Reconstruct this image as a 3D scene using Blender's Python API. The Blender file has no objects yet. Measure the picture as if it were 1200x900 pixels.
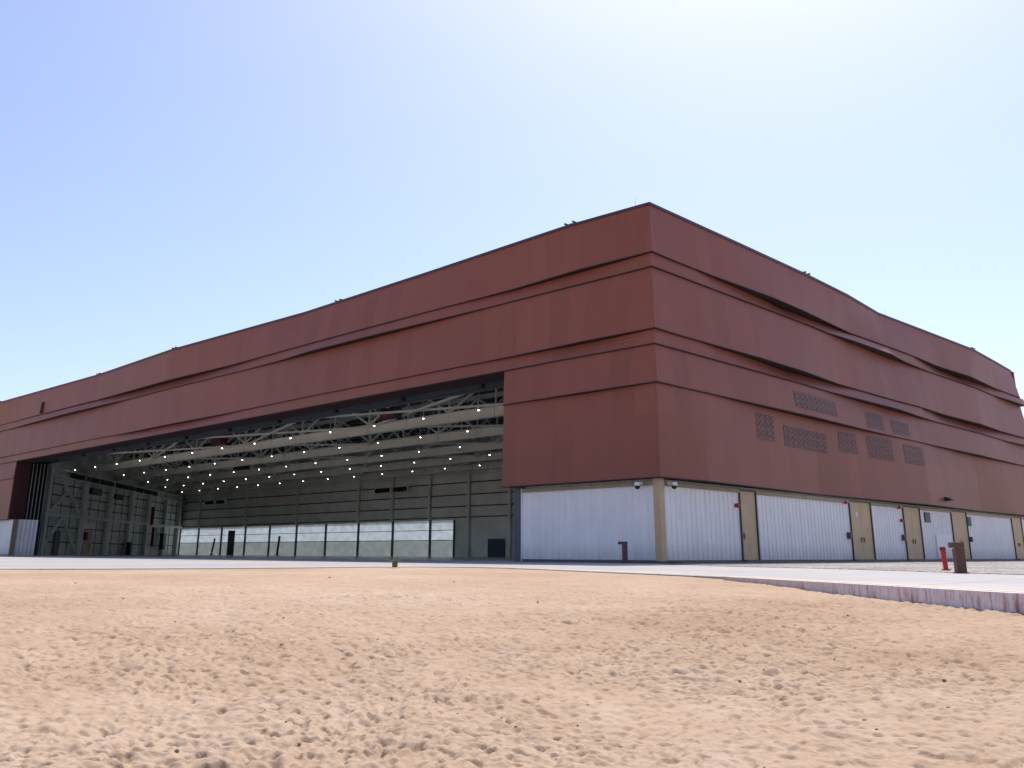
import bpy, math, random
import numpy as np
from mathutils import Vector

random.seed(7)
R = math.radians
C = bpy.context.scene.collection
S = bpy.context.scene

# ------------------------------------------------------------------ camera
CAM = Vector((23.148, -33.222, 0.378))
cd = bpy.data.cameras.new("camera"); cam = bpy.data.objects.new("camera", cd); C.objects.link(cam)
S.camera = cam
cd.sensor_width = 36.0; cd.lens = 1065.5 / 1200 * 36
cd.shift_x = (600 - 598.7) / 1200; cd.shift_y = -(450 - 351.6) / 1200
cd.clip_start = 0.05; cd.clip_end = 20000
yaw, pit, rol = 0.7695, 0.2721, 0.0039
fw = Vector((-math.sin(yaw)*math.cos(pit), math.cos(yaw)*math.cos(pit), math.sin(pit)))
rt = Vector((math.cos(yaw), math.sin(yaw), 0)); up = rt.cross(fw)
r2 = rt*math.cos(rol) + up*math.sin(rol); u2 = -rt*math.sin(rol) + up*math.cos(rol)
from mathutils import Matrix
cam.matrix_world = Matrix(((r2.x, u2.x, -fw.x, CAM.x), (r2.y, u2.y, -fw.y, CAM.y), (r2.z, u2.z, -fw.z, CAM.z), (0, 0, 0, 1)))

# ------------------------------------------------------------------ light
SUN_EL, SUN_AZ = 61.0, 24.0            # azimuth measured from +Y towards -X
w = bpy.data.worlds.new("World"); S.world = w; w.use_nodes = True
nt = w.node_tree; bg = nt.nodes['Background']
sky = nt.nodes.new('ShaderNodeTexSky'); sky.sky_type = 'NISHITA'; sky.sun_disc = False
sky.sun_elevation = R(SUN_EL); sky.sun_rotation = R(-SUN_AZ)
sky.altitude = 300; sky.air_density = 1.0; sky.dust_density = 2.2; sky.ozone_density = 1.6
tint = nt.nodes.new('ShaderNodeMix'); tint.data_type = 'RGBA'; tint.blend_type = 'MULTIPLY'; tint.inputs[0].default_value = 1
tint.inputs[7].default_value = (0.97, 0.94, 1.02, 1)
nt.links.new(sky.outputs[0], tint.inputs[6]); nt.links.new(tint.outputs[2], bg.inputs[0]); bg.inputs[1].default_value = 0.135
ld = bpy.data.lights.new("sun", 'SUN'); ld.energy = 3.8; ld.angle = R(0.6); ld.color = (1.0, 0.95, 0.88)
sun = bpy.data.objects.new("sun", ld); C.objects.link(sun)
sdir = Vector((-math.sin(R(SUN_AZ))*math.cos(R(SUN_EL)), math.cos(R(SUN_AZ))*math.cos(R(SUN_EL)), math.sin(R(SUN_EL))))
sun.rotation_euler = sdir.to_track_quat('Z', 'Y').to_euler()
vs = S.view_settings; vs.view_transform = 'Standard'; vs.look = 'None'; vs.gamma = 1; vs.exposure = 0.55
vs.use_curve_mapping = False

# ------------------------------------------------------------------ materials
def nodes(name):
    m = bpy.data.materials.new(name); m.use_nodes = True
    t = m.node_tree; b = t.nodes['Principled BSDF']
    return m, t, b
def N(t, typ, **k):
    n = t.nodes.new(typ)
    for a, v in k.items(): setattr(n, a, v)
    return n
def ramp(t, fac, stops):
    r = N(t, 'ShaderNodeValToRGB'); e = r.color_ramp.elements
    while len(e) < len(stops): e.new(0.5)
    for i, (p, c) in enumerate(stops): e[i].position = p; e[i].color = (*c, 1)
    t.links.new(fac, r.inputs[0]); return r.outputs[0]
def mathn(t, op, a, b=None, c=None):
    n = N(t, 'ShaderNodeMath', operation=op)
    for i, v in enumerate((a, b, c)):
        if v is None: continue
        if isinstance(v, (int, float)): n.inputs[i].default_value = v
        else: t.links.new(v, n.inputs[i])
    return n.outputs[0]
def mixc(t, fac, a, b, mode='MIX'):
    n = N(t, 'ShaderNodeMix', data_type='RGBA', blend_type=mode)
    for i, v in ((0, fac), (6, a), (7, b)):
        if isinstance(v, (int, float)): n.inputs[i].default_value = v
        elif isinstance(v, tuple): n.inputs[i].default_value = (*v, 1)
        else: t.links.new(v, n.inputs[i])
    return n.outputs[2]
def coords(t, scale=(1, 1, 1)):
    c = N(t, 'ShaderNodeTexCoord'); mp = N(t, 'ShaderNodeMapping')
    mp.inputs['Scale'].default_value = scale
    t.links.new(c.outputs['Object'], mp.inputs[0]); return mp.outputs[0]
def noise(t, vec, scale, detail=4, rough=0.55):
    n = N(t, 'ShaderNodeTexNoise'); n.inputs['Scale'].default_value = scale
    n.inputs['Detail'].default_value = detail; n.inputs['Roughness'].default_value = rough
    t.links.new(vec, n.inputs['Vector']); return n.outputs['Fac']
def bump(t, b, h, strength=0.3, dist=0.02):
    n = N(t, 'ShaderNodeBump'); n.inputs['Strength'].default_value = strength; n.inputs['Distance'].default_value = dist
    t.links.new(h, n.inputs['Height']); t.links.new(n.outputs[0], b.inputs['Normal'])

def simple(name, col, rough=0.6, metal=0.0, var=0.12, scale=1.5, stretch=(1, 1, 1)):
    m, t, b = nodes(name)
    v = coords(t, stretch); n = noise(t, v, scale)
    lo = tuple(c*(1-var) for c in col); hi = tuple(min(1, c*(1+var)) for c in col)
    t.links.new(ramp(t, n, [(0.3, lo), (0.7, hi)]), b.inputs['Base Color'])
    b.inputs['Roughness'].default_value = rough; b.inputs['Metallic'].default_value = metal
    return m

def cladding_mat(name, col, var=0.05):
    # oxide red perforated metal: narrow vertical sheets, each a slightly different tone, with faint vertical weathering
    m, t, b = nodes(name)
    tc = N(t, 'ShaderNodeTexCoord'); sep = N(t, 'ShaderNodeSeparateXYZ'); t.links.new(tc.outputs['Object'], sep.inputs[0])
    u = mathn(t, 'SUBTRACT', sep.outputs[0], sep.outputs[1])
    cell = mathn(t, 'FLOOR', mathn(t, 'DIVIDE', u, 1.22))
    zc = mathn(t, 'FLOOR', mathn(t, 'DIVIDE', sep.outputs[2], 3.2))
    wn = N(t, 'ShaderNodeTexWhiteNoise', noise_dimensions='2D'); cb = N(t, 'ShaderNodeCombineXYZ')
    t.links.new(cell, cb.inputs[0]); t.links.new(zc, cb.inputs[1]); t.links.new(cb.outputs[0], wn.inputs[0])
    cmb = N(t, 'ShaderNodeCombineXYZ'); t.links.new(u, cmb.inputs[0]); t.links.new(mathn(t, 'MULTIPLY', sep.outputs[2], 0.12), cmb.inputs[1])
    n1 = noise(t, cmb.outputs[0], 1.1, 6, 0.65)
    n2 = noise(t, tc.outputs['Object'], 0.35, 4, 0.6)
    f = mathn(t, 'ADD', mathn(t, 'MULTIPLY', wn.outputs['Value'], 0.35), mathn(t, 'ADD', mathn(t, 'MULTIPLY', n1, 0.45), mathn(t, 'MULTIPLY', n2, 0.45)))
    lo = tuple(c*(1-var*2.4) for c in col); hi = tuple(c*(1+var*2.4) for c in col)
    base = ramp(t, f, [(0.35, lo), (0.9, hi)])
    # seams between the sheets
    fr = mathn(t, 'FRACT', mathn(t, 'DIVIDE', u, 1.22))
    seam = mathn(t, 'LESS_THAN', fr, 0.018)
    base = mixc(t, mathn(t, 'MULTIPLY', seam, 0.22), base, tuple(c*0.4 for c in col))
    t.links.new(base, b.inputs['Base Color'])
    b.inputs['Roughness'].default_value = 0.48; b.inputs['Specular IOR Level'].default_value = 0.28
    # fine ribbing of the sheet
    rib = mathn(t, 'SINE', mathn(t, 'MULTIPLY', u, 42.0))
    bump(t, b, mathn(t, 'ADD', mathn(t, 'MULTIPLY', rib, 0.12), mathn(t, 'MULTIPLY', n2, 1.5)), 0.25, 0.03)
    return m

M = {}
M['clad'] = cladding_mat('oxide_red_cladding', (0.268, 0.083, 0.052), 0.042)
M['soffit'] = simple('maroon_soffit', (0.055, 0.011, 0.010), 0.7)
M['drip_and_shade'] = simple('dark_flashing_and_shade', (0.020, 0.011, 0.012), 0.75)  # flashing colour, also paints the overhang shade on the band undersides
M['cap'] = simple('parapet_flashing', (0.045, 0.032, 0.035), 0.45)

def white_wall():
    m, t, b = nodes('white_ribbed_metal')
    tc = N(t, 'ShaderNodeTexCoord'); sep = N(t, 'ShaderNodeSeparateXYZ'); t.links.new(tc.outputs['Object'], sep.inputs[0])
    u = mathn(t, 'SUBTRACT', sep.outputs[0], sep.outputs[1])
    cmb = N(t, 'ShaderNodeCombineXYZ'); t.links.new(u, cmb.inputs[0]); t.links.new(mathn(t, 'MULTIPLY', sep.outputs[2], 0.08), cmb.inputs[1])
    n1 = noise(t, cmb.outputs[0], 1.6, 5, 0.7); n2 = noise(t, tc.outputs['Object'], 0.9, 5, 0.6)
    f = mathn(t, 'ADD', mathn(t, 'MULTIPLY', n1, 0.7), mathn(t, 'MULTIPLY', n2, 0.4))
    base = ramp(t, f, [(0.36, (0.78, 0.72, 0.70)), (0.70, (0.92, 0.86, 0.84))])
    # dust splashed up from the ground
    n3 = noise(t, tc.outputs['Object'], 3.0, 5, 0.7)
    mr = N(t, 'ShaderNodeMapRange'); mr.inputs[1].default_value = 0.9; mr.inputs[2].default_value = 0.1
    t.links.new(sep.outputs[2], mr.inputs[0])
    d = mathn(t, 'MULTIPLY', mathn(t, 'MULTIPLY', mr.outputs[0], n3), 0.9)
    base = mixc(t, d, base, (0.36, 0.33, 0.31))
    t.links.new(base, b.inputs['Base Color']); b.inputs['Roughness'].default_value = 0.42
    return m
M['white'] = white_wall()
M['tan'] = simple('tan_paint', (0.56, 0.37, 0.20), 0.5, var=0.08, scale=1.2)
M['tan_dark'] = simple('tan_trim_paint', (0.30, 0.215, 0.125), 0.5, var=0.1)
M['steel'] = simple('grey_painted_steel', (0.78, 0.77, 0.66), 0.5, var=0.08, scale=0.6)
M['steel2'] = simple('light_column_paint', (0.80, 0.83, 0.81), 0.5, var=0.06, scale=0.6)
M['inwall'] = simple('inner_wall_sheet', (0.80, 0.83, 0.79), 0.6, var=0.12, scale=0.5)
M['girt'] = simple('dark_girt', (0.05, 0.055, 0.06), 0.6)
M['deck'] = simple('roof_deck', (0.38, 0.40, 0.35), 0.6, var=0.4, scale=0.5)
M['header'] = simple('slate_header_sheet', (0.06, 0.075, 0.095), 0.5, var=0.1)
M['black'] = simple('black_paint', (0.012, 0.013, 0.016), 0.5)
M['darkgrey'] = simple('dark_grey_metal', (0.07, 0.07, 0.075), 0.5)
M['mullion'] = simple('mullion_grey', (0.05, 0.06, 0.06), 0.5)
M['red'] = simple('red_paint', (0.50, 0.015, 0.015), 0.4, var=0.15, scale=6)
M['reddark'] = simple('dark_red_paint', (0.12, 0.008, 0.018), 0.5)
M['brownpost'] = simple('brown_bollard_paint', (0.115, 0.045, 0.028), 0.55, var=0.2, scale=9)
M['whitep'] = simple('white_plastic', (0.75, 0.75, 0.75), 0.35, var=0.03)
M['bluegrey'] = simple('blue_grey_paint', (0.05, 0.07, 0.11), 0.5)
M['roof'] = simple('roof_membrane', (0.5, 0.48, 0.45), 0.8)
M['stone'] = simple('pebble_stone', (0.20, 0.13, 0.085), 0.85, var=0.5, scale=9)
M['weed'] = simple('dry_weed', (0.20, 0.19, 0.07), 0.8, var=0.3, scale=30)

def translucent(name, col, tcol, fac):
    m, t, b = nodes(name)
    v = coords(t, (0.8, 1, 1.2)); n = noise(t, v, 1.3, 5)
    t.links.new(ramp(t, n, [(0.3, tuple(c*0.85 for c in col)), (0.7, col)]), b.inputs['Base Color'])
    b.inputs['Roughness'].default_value = 0.35
    tr = N(t, 'ShaderNodeBsdfTranslucent'); t.links.new(ramp(t, n, [(0.3, tuple(c*0.8 for c in tcol)), (0.7, tcol)]), tr.inputs[0])
    mx = N(t, 'ShaderNodeMixShader'); mx.inputs[0].default_value = fac
    t.links.new(b.outputs[0], mx.inputs[1]); t.links.new(tr.outputs[0], mx.inputs[2])
    t.links.new(mx.outputs[0], t.nodes['Material Output'].inputs[0])
    return m
M['glaze'] = translucent('translucent_glazing', (0.5, 0.53, 0.54), (0.72, 0.80, 0.84), 0.75)
M['glaze_low'] = translucent('translucent_lower_panel', (0.5, 0.52, 0.52), (0.62, 0.68, 0.68), 0.6)

def emit(name, col, s):
    m, t, b = nodes(name)
    b.inputs['Emission Color'].default_value = (*col, 1); b.inputs['Emission Strength'].default_value = s
    b.inputs['Base Color'].default_value = (0.8, 0.8, 0.8, 1); return m
M['lamp'] = emit('lamp_lens', (0.98, 1.0, 0.88), 13.0)

def grille_mat():
    # the field of slots: short diagonal slots set in rows, herringbone by column
    m, t, b = nodes('slotted_cladding')
    tc = N(t, 'ShaderNodeTexCoord'); sep = N(t, 'ShaderNodeSeparateXYZ'); t.links.new(tc.outputs['Object'], sep.inputs[0])
    y, z = sep.outputs[1], sep.outputs[2]
    col = mathn(t, 'FLOOR', mathn(t, 'DIVIDE', y, 0.62))
    sgn = mathn(t, 'SUBTRACT', mathn(t, 'MULTIPLY', mathn(t, 'MODULO', mathn(t, 'ABSOLUTE', col), 2.0), 2.0), 1.0)
    ph = mathn(t, 'ADD', mathn(t, 'MULTIPLY', z, 3.6), mathn(t, 'MULTIPLY', mathn(t, 'MULTIPLY', y, sgn), 2.6))
    s = mathn(t, 'LESS_THAN', mathn(t, 'FRACT', ph), 0.58)
    gap = mathn(t, 'GREATER_THAN', mathn(t, 'FRACT', mathn(t, 'DIVIDE', y, 0.62)), 0.14)
    rowg = mathn(t, 'GREATER_THAN', mathn(t, 'FRACT', mathn(t, 'DIVIDE', z, 0.47)), 0.10)
    n = noise(t, tc.outputs['Object'], 1.4, 3)
    a = mathn(t, 'MULTIPLY', mathn(t, 'MULTIPLY', s, gap), rowg)
    c = mixc(t, mathn(t, 'MULTIPLY', a, mathn(t, 'ADD', mathn(t, 'MULTIPLY', n, 0.5), 0.55)), (0.20, 0.072, 0.052), (0.030, 0.018, 0.018))
    t.links.new(c, b.inputs['Base Color']); b.inputs['Roughness'].default_value = 0.6
    return m
M['grille'] = grille_mat()

def sand_mat():
    m, t, b = nodes('desert_sand')
    v = coords(t)
    n1 = noise(t, v, 0.25, 5); n2 = noise(t, v, 2.2, 6, 0.7); n3 = noise(t, v, 26, 6, 0.75); n4 = noise(t, v, 9, 4, 0.6)
    f = mathn(t, 'ADD', mathn(t, 'MULTIPLY', n1, 0.45), mathn(t, 'ADD', mathn(t, 'MULTIPLY', n2, 0.3), mathn(t, 'MULTIPLY', n3, 0.25)))
    c = ramp(t, f, [(0.34, (0.30, 0.20, 0.125)), (0.5, (0.385, 0.275, 0.19)), (0.66, (0.455, 0.345, 0.26))])
    sp = mathn(t, 'GREATER_THAN', n3, 0.66)
    c = mixc(t, mathn(t, 'MULTIPLY', sp, 0.5), c, (0.20, 0.12, 0.06))
    n5 = noise(t, coords(t, (1, 1, 0.3)), 15, 3, 0.55)
    sp2 = ramp(t, n5, [(0.60, (0, 0, 0)), (0.70, (1, 1, 1))])
    c = mixc(t, mathn(t, 'MULTIPLY', sp2, 0.5), c, (0.215, 0.13, 0.065))
    t.links.new(c, b.inputs['Base Color']); b.inputs['Roughness'].default_value = 0.95; b.inputs['Specular IOR Level'].default_value = 0.15
    bump(t, b, mathn(t, 'ADD', mathn(t, 'MULTIPLY', n4, 0.8), mathn(t, 'MULTIPLY', n3, 0.5)), 0.7, 0.025)
    return m
M['sand'] = sand_mat()

def concrete_mat():
    m, t, b = nodes('apron_concrete')
    v = coords(t); n1 = noise(t, v, 0.12, 5); n2 = noise(t, v, 1.8, 6, 0.7); n3 = noise(t, v, 20, 3)
    f = mathn(t, 'ADD', mathn(t, 'MULTIPLY', n1, 0.5), mathn(t, 'ADD', mathn(t, 'MULTIPLY', n2, 0.35), mathn(t, 'MULTIPLY', n3, 0.15)))
    c = ramp(t, f, [(0.38, (0.26, 0.245, 0.24)), (0.62, (0.38, 0.355, 0.34))])
    br = N(t, 'ShaderNodeTexBrick'); br.inputs['Scale'].default_value = 1.0; br.offset = 0
    br.inputs['Brick Width'].default_value = 6.1; br.inputs['Row Height'].default_value = 6.1; br.inputs['Mortar Size'].default_value = 0.03
    t.links.new(v, br.inputs[0])
    c = mixc(t, mathn(t, 'MULTIPLY', br.outputs['Fac'], 0.6), c, (0.12, 0.11, 0.10))
    t.links.new(c, b.inputs['Base Color']); b.inputs['Roughness'].default_value = 0.8
    bump(t, b, n3, 0.2, 0.01); return m
M['concrete'] = concrete_mat()
def floor_mat():
    m, t, b = nodes('hangar_floor_coating')
    v = coords(t); n1 = noise(t, v, 0.4, 5)
    t.links.new(ramp(t, n1, [(0.3, (0.48, 0.49, 0.48)), (0.7, (0.58, 0.59, 0.58))]), b.inputs['Base Color'])
    b.inputs['Roughness'].default_value = 0.22; return m
M['floor'] = floor_mat()
def gravel_mat():
    m, t, b = nodes('grey_gravel')
    v = coords(t); vo = N(t, 'ShaderNodeTexVoronoi'); vo.inputs['Scale'].default_value = 13; t.links.new(v, vo.inputs[0])
    n1 = noise(t, v, 0.22, 4)
    c = ramp(t, vo.outputs['Color'], [(0.2, (0.10, 0.09, 0.08)), (0.5, (0.36, 0.33, 0.30)), (0.85, (0.62, 0.57, 0.52))])
    c = mixc(t, mathn(t, 'MULTIPLY', mathn(t, 'GREATER_THAN', n1, 0.52), 0.35), c, (0.12, 0.125, 0.10))
    t.links.new(c, b.inputs['Base Color']); b.inputs['Roughness'].default_value = 0.9
    bump(t, b, vo.outputs['Distance'], 1.0, 0.08); return m
M['gravel'] = gravel_mat()
def stain_mat():
    m, t, b = nodes('rust_stained_concrete')
    tc = N(t, 'ShaderNodeTexCoord'); sep = N(t, 'ShaderNodeSeparateXYZ'); t.links.new(tc.outputs['Object'], sep.inputs[0])
    cmb = N(t, 'ShaderNodeCombineXYZ'); u = mathn(t, 'SUBTRACT', sep.outputs[0], sep.outputs[1])
    t.links.new(mathn(t, 'MULTIPLY', u, 4.2), cmb.inputs[0]); t.links.new(mathn(t, 'MULTIPLY', sep.outputs[2], 1.2), cmb.inputs[1])
    n1 = noise(t, cmb.outputs[0], 1.9, 5, 0.7)
    n2 = noise(t, tc.outputs['Object'], 1.2, 4)
    c = ramp(t, n1, [(0.38, (0.72, 0.66, 0.68)), (0.52, (0.60, 0.51, 0.55)), (0.62, (0.40, 0.20, 0.20)), (0.74, (0.24, 0.12, 0.15))])
    g = N(t, 'ShaderNodeMapRange'); g.inputs[1].default_value = 33.0; g.inputs[2].default_value = 41.0; t.links.new(u, g.inputs[0])
    c = mixc(t, mathn(t, 'MULTIPLY', mathn(t, 'SUBTRACT', 1.0, g.outputs[0]), 0.8), c, (0.50, 0.40, 0.34))
    t.links.new(c, b.inputs['Base Color']); b.inputs['Roughness'].default_value = 0.9; return m
M['stain'] = stain_mat()
def paint_mat():
    m, t, b = nodes('worn_yellow_line_paint')
    v = coords(t); n = noise(t, v, 5, 5, 0.7)
    t.links.new(ramp(t, n, [(0.35, (0.42, 0.38, 0.30)), (0.6, (0.58, 0.47, 0.24))]), b.inputs['Base Color'])
    b.inputs['Roughness'].default_value = 0.8; return m
M['paint'] = paint_mat()

# ------------------------------------------------------------------ mesh helpers
class MB:
    def __init__(s): s.v = []; s.f = []
    def add(s, vs, fs):
        o = len(s.v); s.v += [tuple(v) for v in vs]; s.f += [tuple(i+o for i in f) for f in fs]; return s
    def box(s, x0, x1, y0, y1, z0, z1):
        x0, x1 = min(x0, x1), max(x0, x1); y0, y1 = min(y0, y1), max(y0, y1); z0, z1 = min(z0, z1), max(z0, z1)
        return s.add([(x0,y0,z0),(x1,y0,z0),(x1,y1,z0),(x0,y1,z0),(x0,y0,z1),(x1,y0,z1),(x1,y1,z1),(x0,y1,z1)],
              [(0,3,2,1),(4,5,6,7),(0,1,5,4),(1,2,6,5),(2,3,7,6),(3,0,4,7)])
    def bar(s, a, b, w, h=None):           # rectangular bar from a to b, w wide, h tall
        h = h or w; a = Vector(a); b = Vector(b); d = (b-a).normalized()
        sd = d.cross(Vector((0,0,1)))
        if sd.length < 1e-4: sd = Vector((1,0,0))
        sd.normalize(); u = sd.cross(d).normalized(); sd = sd*w/2; u = u*h/2
        vs = [a-sd-u, a+sd-u, a+sd+u, a-sd+u, b-sd-u, b+sd-u, b+sd+u, b-sd+u]
        return s.add(vs, [(0,1,2,3),(7,6,5,4),(0,4,5,1),(1,5,6,2),(2,6,7,3),(3,7,4,0)])
    def tube(s, a, b, r0, r1=None, n=12):
        r1 = r0 if r1 is None else r1; a = Vector(a); b = Vector(b); d = (b-a).normalized()
        sd = d.cross(Vector((0,0,1)))
        if sd.length < 1e-4: sd = Vector((1,0,0))
        sd.normalize(); u = sd.cross(d)
        vs = []
        for c, r in ((a, r0), (b, r1)):
            for i in range(n):
                t = 2*math.pi*i/n; vs.append(c + sd*math.cos(t)*r + u*math.sin(t)*r)
        fs = [(i, (i+1) % n, n+(i+1) % n, n+i) for i in range(n)] + [tuple(range(n-1, -1, -1)), tuple(range(n, 2*n))]
        return s.add(vs, fs)
    def lathe(s, c, prof, n=16):
        c = Vector(c); vs = []
        for r, z in prof:
            for i in range(n):
                t = 2*math.pi*i/n; vs.append(c + Vector((r*math.cos(t), r*math.sin(t), z)))
        k = len(prof)
        fs = [(j*n+i, j*n+(i+1) % n, (j+1)*n+(i+1) % n, (j+1)*n+i) for j in range(k-1) for i in range(n)]
        fs += [tuple(range(n-1, -1, -1)), tuple(range((k-1)*n, k*n))]
        return s.add(vs, fs)
    def poly(s, pts, z0, z1):              # vertical prism
        n = len(pts); vs = [(x, y, z0) for x, y in pts] + [(x, y, z1) for x, y in pts]
        return s.add(vs, [tuple(range(n-1, -1, -1)), tuple(range(n, 2*n))] + [(i, (i+1) % n, n+(i+1) % n, n+i) for i in range(n)])
    def build(s, name, m, parent=None, loc=(0,0,0), smooth=False):
        me = bpy.data.meshes.new(name); me.from_pydata([(x-loc[0], y-loc[1], z-loc[2]) for x, y, z in s.v], [], s.f)
        me.materials.append(M[m] if isinstance(m, str) else m)
        if smooth: me.polygons.foreach_set('use_smooth', [True]*len(me.polygons))
        me.update()
        o = bpy.data.objects.new(name, me); C.objects.link(o)
        if parent is not None:
            o.parent = parent
            pl = Vector((0, 0, 0)); q = parent
            while q is not None: pl += Vector(q.location); q = q.parent
            o.location = Vector(loc) - pl
        else: o.location = loc
        return o
def tag(o, label=None, cat=None, group=None, kind=None):
    if label: o['label'] = label
    if cat: o['category'] = cat
    if group: o['group'] = group
    if kind: o['kind'] = kind
    return o
def empty(name, loc, label, cat, group=None):
    o = bpy.data.objects.new(name, None); C.objects.link(o); o.location = loc; o.empty_display_size = 0.3
    return tag(o, label, cat, group)
def interp(kn, t):
    kn = sorted(kn)
    if t <= kn[0][0]: return kn[0][1]
    for (a, va), (b, vb) in zip(kn, kn[1:]):
        if t <= b: return va + (vb-va)*(t-a)/(b-a)
    return kn[-1][1]

# ================================================================== THE GROUND
rng = np.random.RandomState(5)
def vnoise(x, y, seed):
    xi = np.floor(x).astype(np.int64); yi = np.floor(y).astype(np.int64); fx = x-xi; fy = y-yi
    fx = fx*fx*(3-2*fx); fy = fy*fy*(3-2*fy)
    def h(a, b):
        n = (a*374761393 + b*668265263 + seed*1442695041) & 0xffffffff
        n = ((n ^ (n >> 13))*1274126177) & 0xffffffff
        return ((n ^ (n >> 16)) & 0xffff)/65535.0
    return (h(xi, yi)*(1-fx)+h(xi+1, yi)*fx)*(1-fy) + (h(xi, yi+1)*(1-fx)+h(xi+1, yi+1)*fx)*fy
APRON_EDGE = [(34,-30.4),(26,-25.8),(20.1,-22.5),(17.3,-20.6),(14.5,-18.8),(12,-17.6),(9.6,-16.6),(7,-15.4),(5,-14.6),(3.4,-14.3),(2.0,-14.9),
              (1.4,-16.5),(1.6,-18.5),(1.5,-21),(0.6,-24),(-1,-26.6),(-4,-30.5),(-12,-38),(-40,-60)]
def in_poly(x, y, poly):
    inside = np.zeros(x.shape, bool); n = len(poly)
    for i in range(n):
        x1, y1 = poly[i]; x2, y2 = poly[(i+1) % n]
        if y1 == y2: continue
        c = ((y1 > y) != (y2 > y)) & (x < (x2-x1)*(y-y1)/(y2-y1)+x1); inside ^= c
    return inside
APRON = APRON_EDGE + [(-160,-60), (-160, 3), (34, 3)]
def ground_z(x, y, fine=True):
    r = np.hypot(x-CAM.x, y-CAM.y)
    z = -0.03 - 1.0*np.exp(-r/6.0)
    if fine:
        fade = np.clip((26-r)/14, 0.12, 1)
        wx = x + 0.25*vnoise(x*1.3, y*1.3, 3); wy = y + 0.25*vnoise(x*1.3+9, y*1.3, 4)
        clump = 0.55 + 0.75*vnoise(x*0.9, y*0.9, 8)
        z = z + fade*(0.050*(vnoise(wx*0.7, wy*0.7, 1)-0.5) + 0.030*(vnoise(wx*2.6, wy*2.6, 2)-0.5)
              + clump*(0.014*(vnoise(wx*6, wy*6, 5)-0.5) + 0.015*(vnoise(wx*13, wy*13, 6)-0.5) + 0.021*(vnoise(wx*25, wy*25, 7)-0.5) + 0.010*(vnoise(wx*43, wy*43, 9)-0.5)))
        pit_ = np.clip(vnoise(wx*20+40, wy*20, 11)-0.66, 0, 1)*5
        z = z - fade*clump*0.020*np.minimum(pit_, 1)
    return z
def build_sand():
    rr = np.concatenate([np.array([0.0, 0.5, 1.0, 1.5, 2.0, 2.6, 3.1]), np.geomspace(3.5, 14, 640), np.geomspace(14.08, 34, 200), np.geomspace(36, 6000, 40)])
    head = math.pi/2 + yaw
    dense = np.linspace(head-R(42), head+R(42), 860)
    rest = np.linspace(head+R(42), head-R(42)+2*math.pi, 120)[1:-1]
    th = np.concatenate([dense, rest]); nt_, nr = len(th), len(rr)
    Rr, Th = np.meshgrid(rr, th, indexing='ij')
    X = CAM.x + Rr*np.cos(Th); Y = CAM.y + Rr*np.sin(Th)
    Z = ground_z(X, Y)
    # sand heaped up against the road edge except at the right end
    dist = np.full(X.shape, 1e9)
    for (x0, y0), (x1, y1) in zip(APRON_EDGE, APRON_EDGE[1:]):
        dx, dy = x1-x0, y1-y0; t_ = np.clip(((X-x0)*dx+(Y-y0)*dy)/(dx*dx+dy*dy), 0, 1)
        dist = np.minimum(dist, np.hypot(X-x0-t_*dx, Y-y0-t_*dy))
    wgt = np.clip((17.5-X)/4.5, 0, 1)*np.exp(-(dist/1.6)**2)
    Z = Z*(1-wgt) + (Z*0.12-0.012)*wgt
    hole = in_poly(X, Y, APRON) | in_poly(X, Y, [(-160, -1), (60, -1), (60, 70), (-160, 70)])
    Z = np.where(hole, Z-0.16, np.minimum(Z, -0.012))
    co = np.stack([X, Y, Z], -1).reshape(-1, 3).astype(np.float32)
    i, j = np.meshgrid(np.arange(nr-1), np.arange(nt_), indexing='ij'); j2 = (j+1) % nt_
    q = np.stack([i*nt_+j, (i+1)*nt_+j, (i+1)*nt_+j2, i*nt_+j2], -1).reshape(-1, 4).astype(np.int32)
    me = bpy.data.meshes.new('sand_ground')
    me.vertices.add(len(co)); me.vertices.foreach_set('co', co.ravel())
    me.loops.add(q.size); me.loops.foreach_set('vertex_index', q.ravel())
    me.polygons.add(len(q)); me.polygons.foreach_set('loop_start', np.arange(0, q.size, 4, dtype=np.int32))
    me.polygons.foreach_set('use_smooth', np.ones(len(q), bool))
    me.materials.append(M['sand']); me.update(); me.validate()
    o = bpy.data.objects.new('sand_ground', me); C.objects.link(o); tag(o, kind='structure')
build_sand()

tag(MB().poly(APRON, -0.10, 0.0).build('concrete_apron', 'concrete'), kind='structure')
# the exposed, stained concrete edge of the road on the right
def edge_strip(a, b, z0, z1, w, name, mat, inset=0.0):
    mb = MB(); pts = APRON_EDGE[a:b]
    fine_ = []
    for (x0, y0), (x1, y1) in zip(pts, pts[1:]):
        for k in range(6): fine_.append((x0+(x1-x0)*k/6, y0+(y1-y0)*k/6))
    fine_.append(pts[-1])
    nr = []
    for i in range(len(fine_)):
        p0 = Vector(fine_[max(0, i-1)]); p1 = Vector(fine_[min(len(fine_)-1, i+1)]); d = (p1-p0).normalized()
        nr.append(Vector((-d.y, d.x)))      # left of travel; travel goes to -x so this points -y (outwards)
    n = len(fine_); vs = []
    for (x, y), nn in zip(fine_, nr):
        o = Vector((x, y)) + nn*(-inset); i_ = Vector((x, y)) - nn*(inset+w) if inset else Vector((x, y)) - nn*0.001
        if not inset: o = Vector((x, y)) + nn*w
        vs += [(o.x, o.y, z0), (o.x, o.y, z1), (i_.x, i_.y, z1), (i_.x, i_.y, z0)]
    fs = []
    for i in range(n-1):
        for k in range(4): fs.append((4*i+k, 4*i+(k+1) % 4, 4*i+4+(k+1) % 4, 4*i+4+k))
    fs += [(0, 1, 2, 3), (4*n-1, 4*n-2, 4*n-3, 4*n-4)]
    return mb.add(vs, fs).build(name, mat)
tag(edge_strip(0, 5, -0.8, 0.012, 0.16, 'road_kerb', 'stain'), kind='structure')
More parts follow.
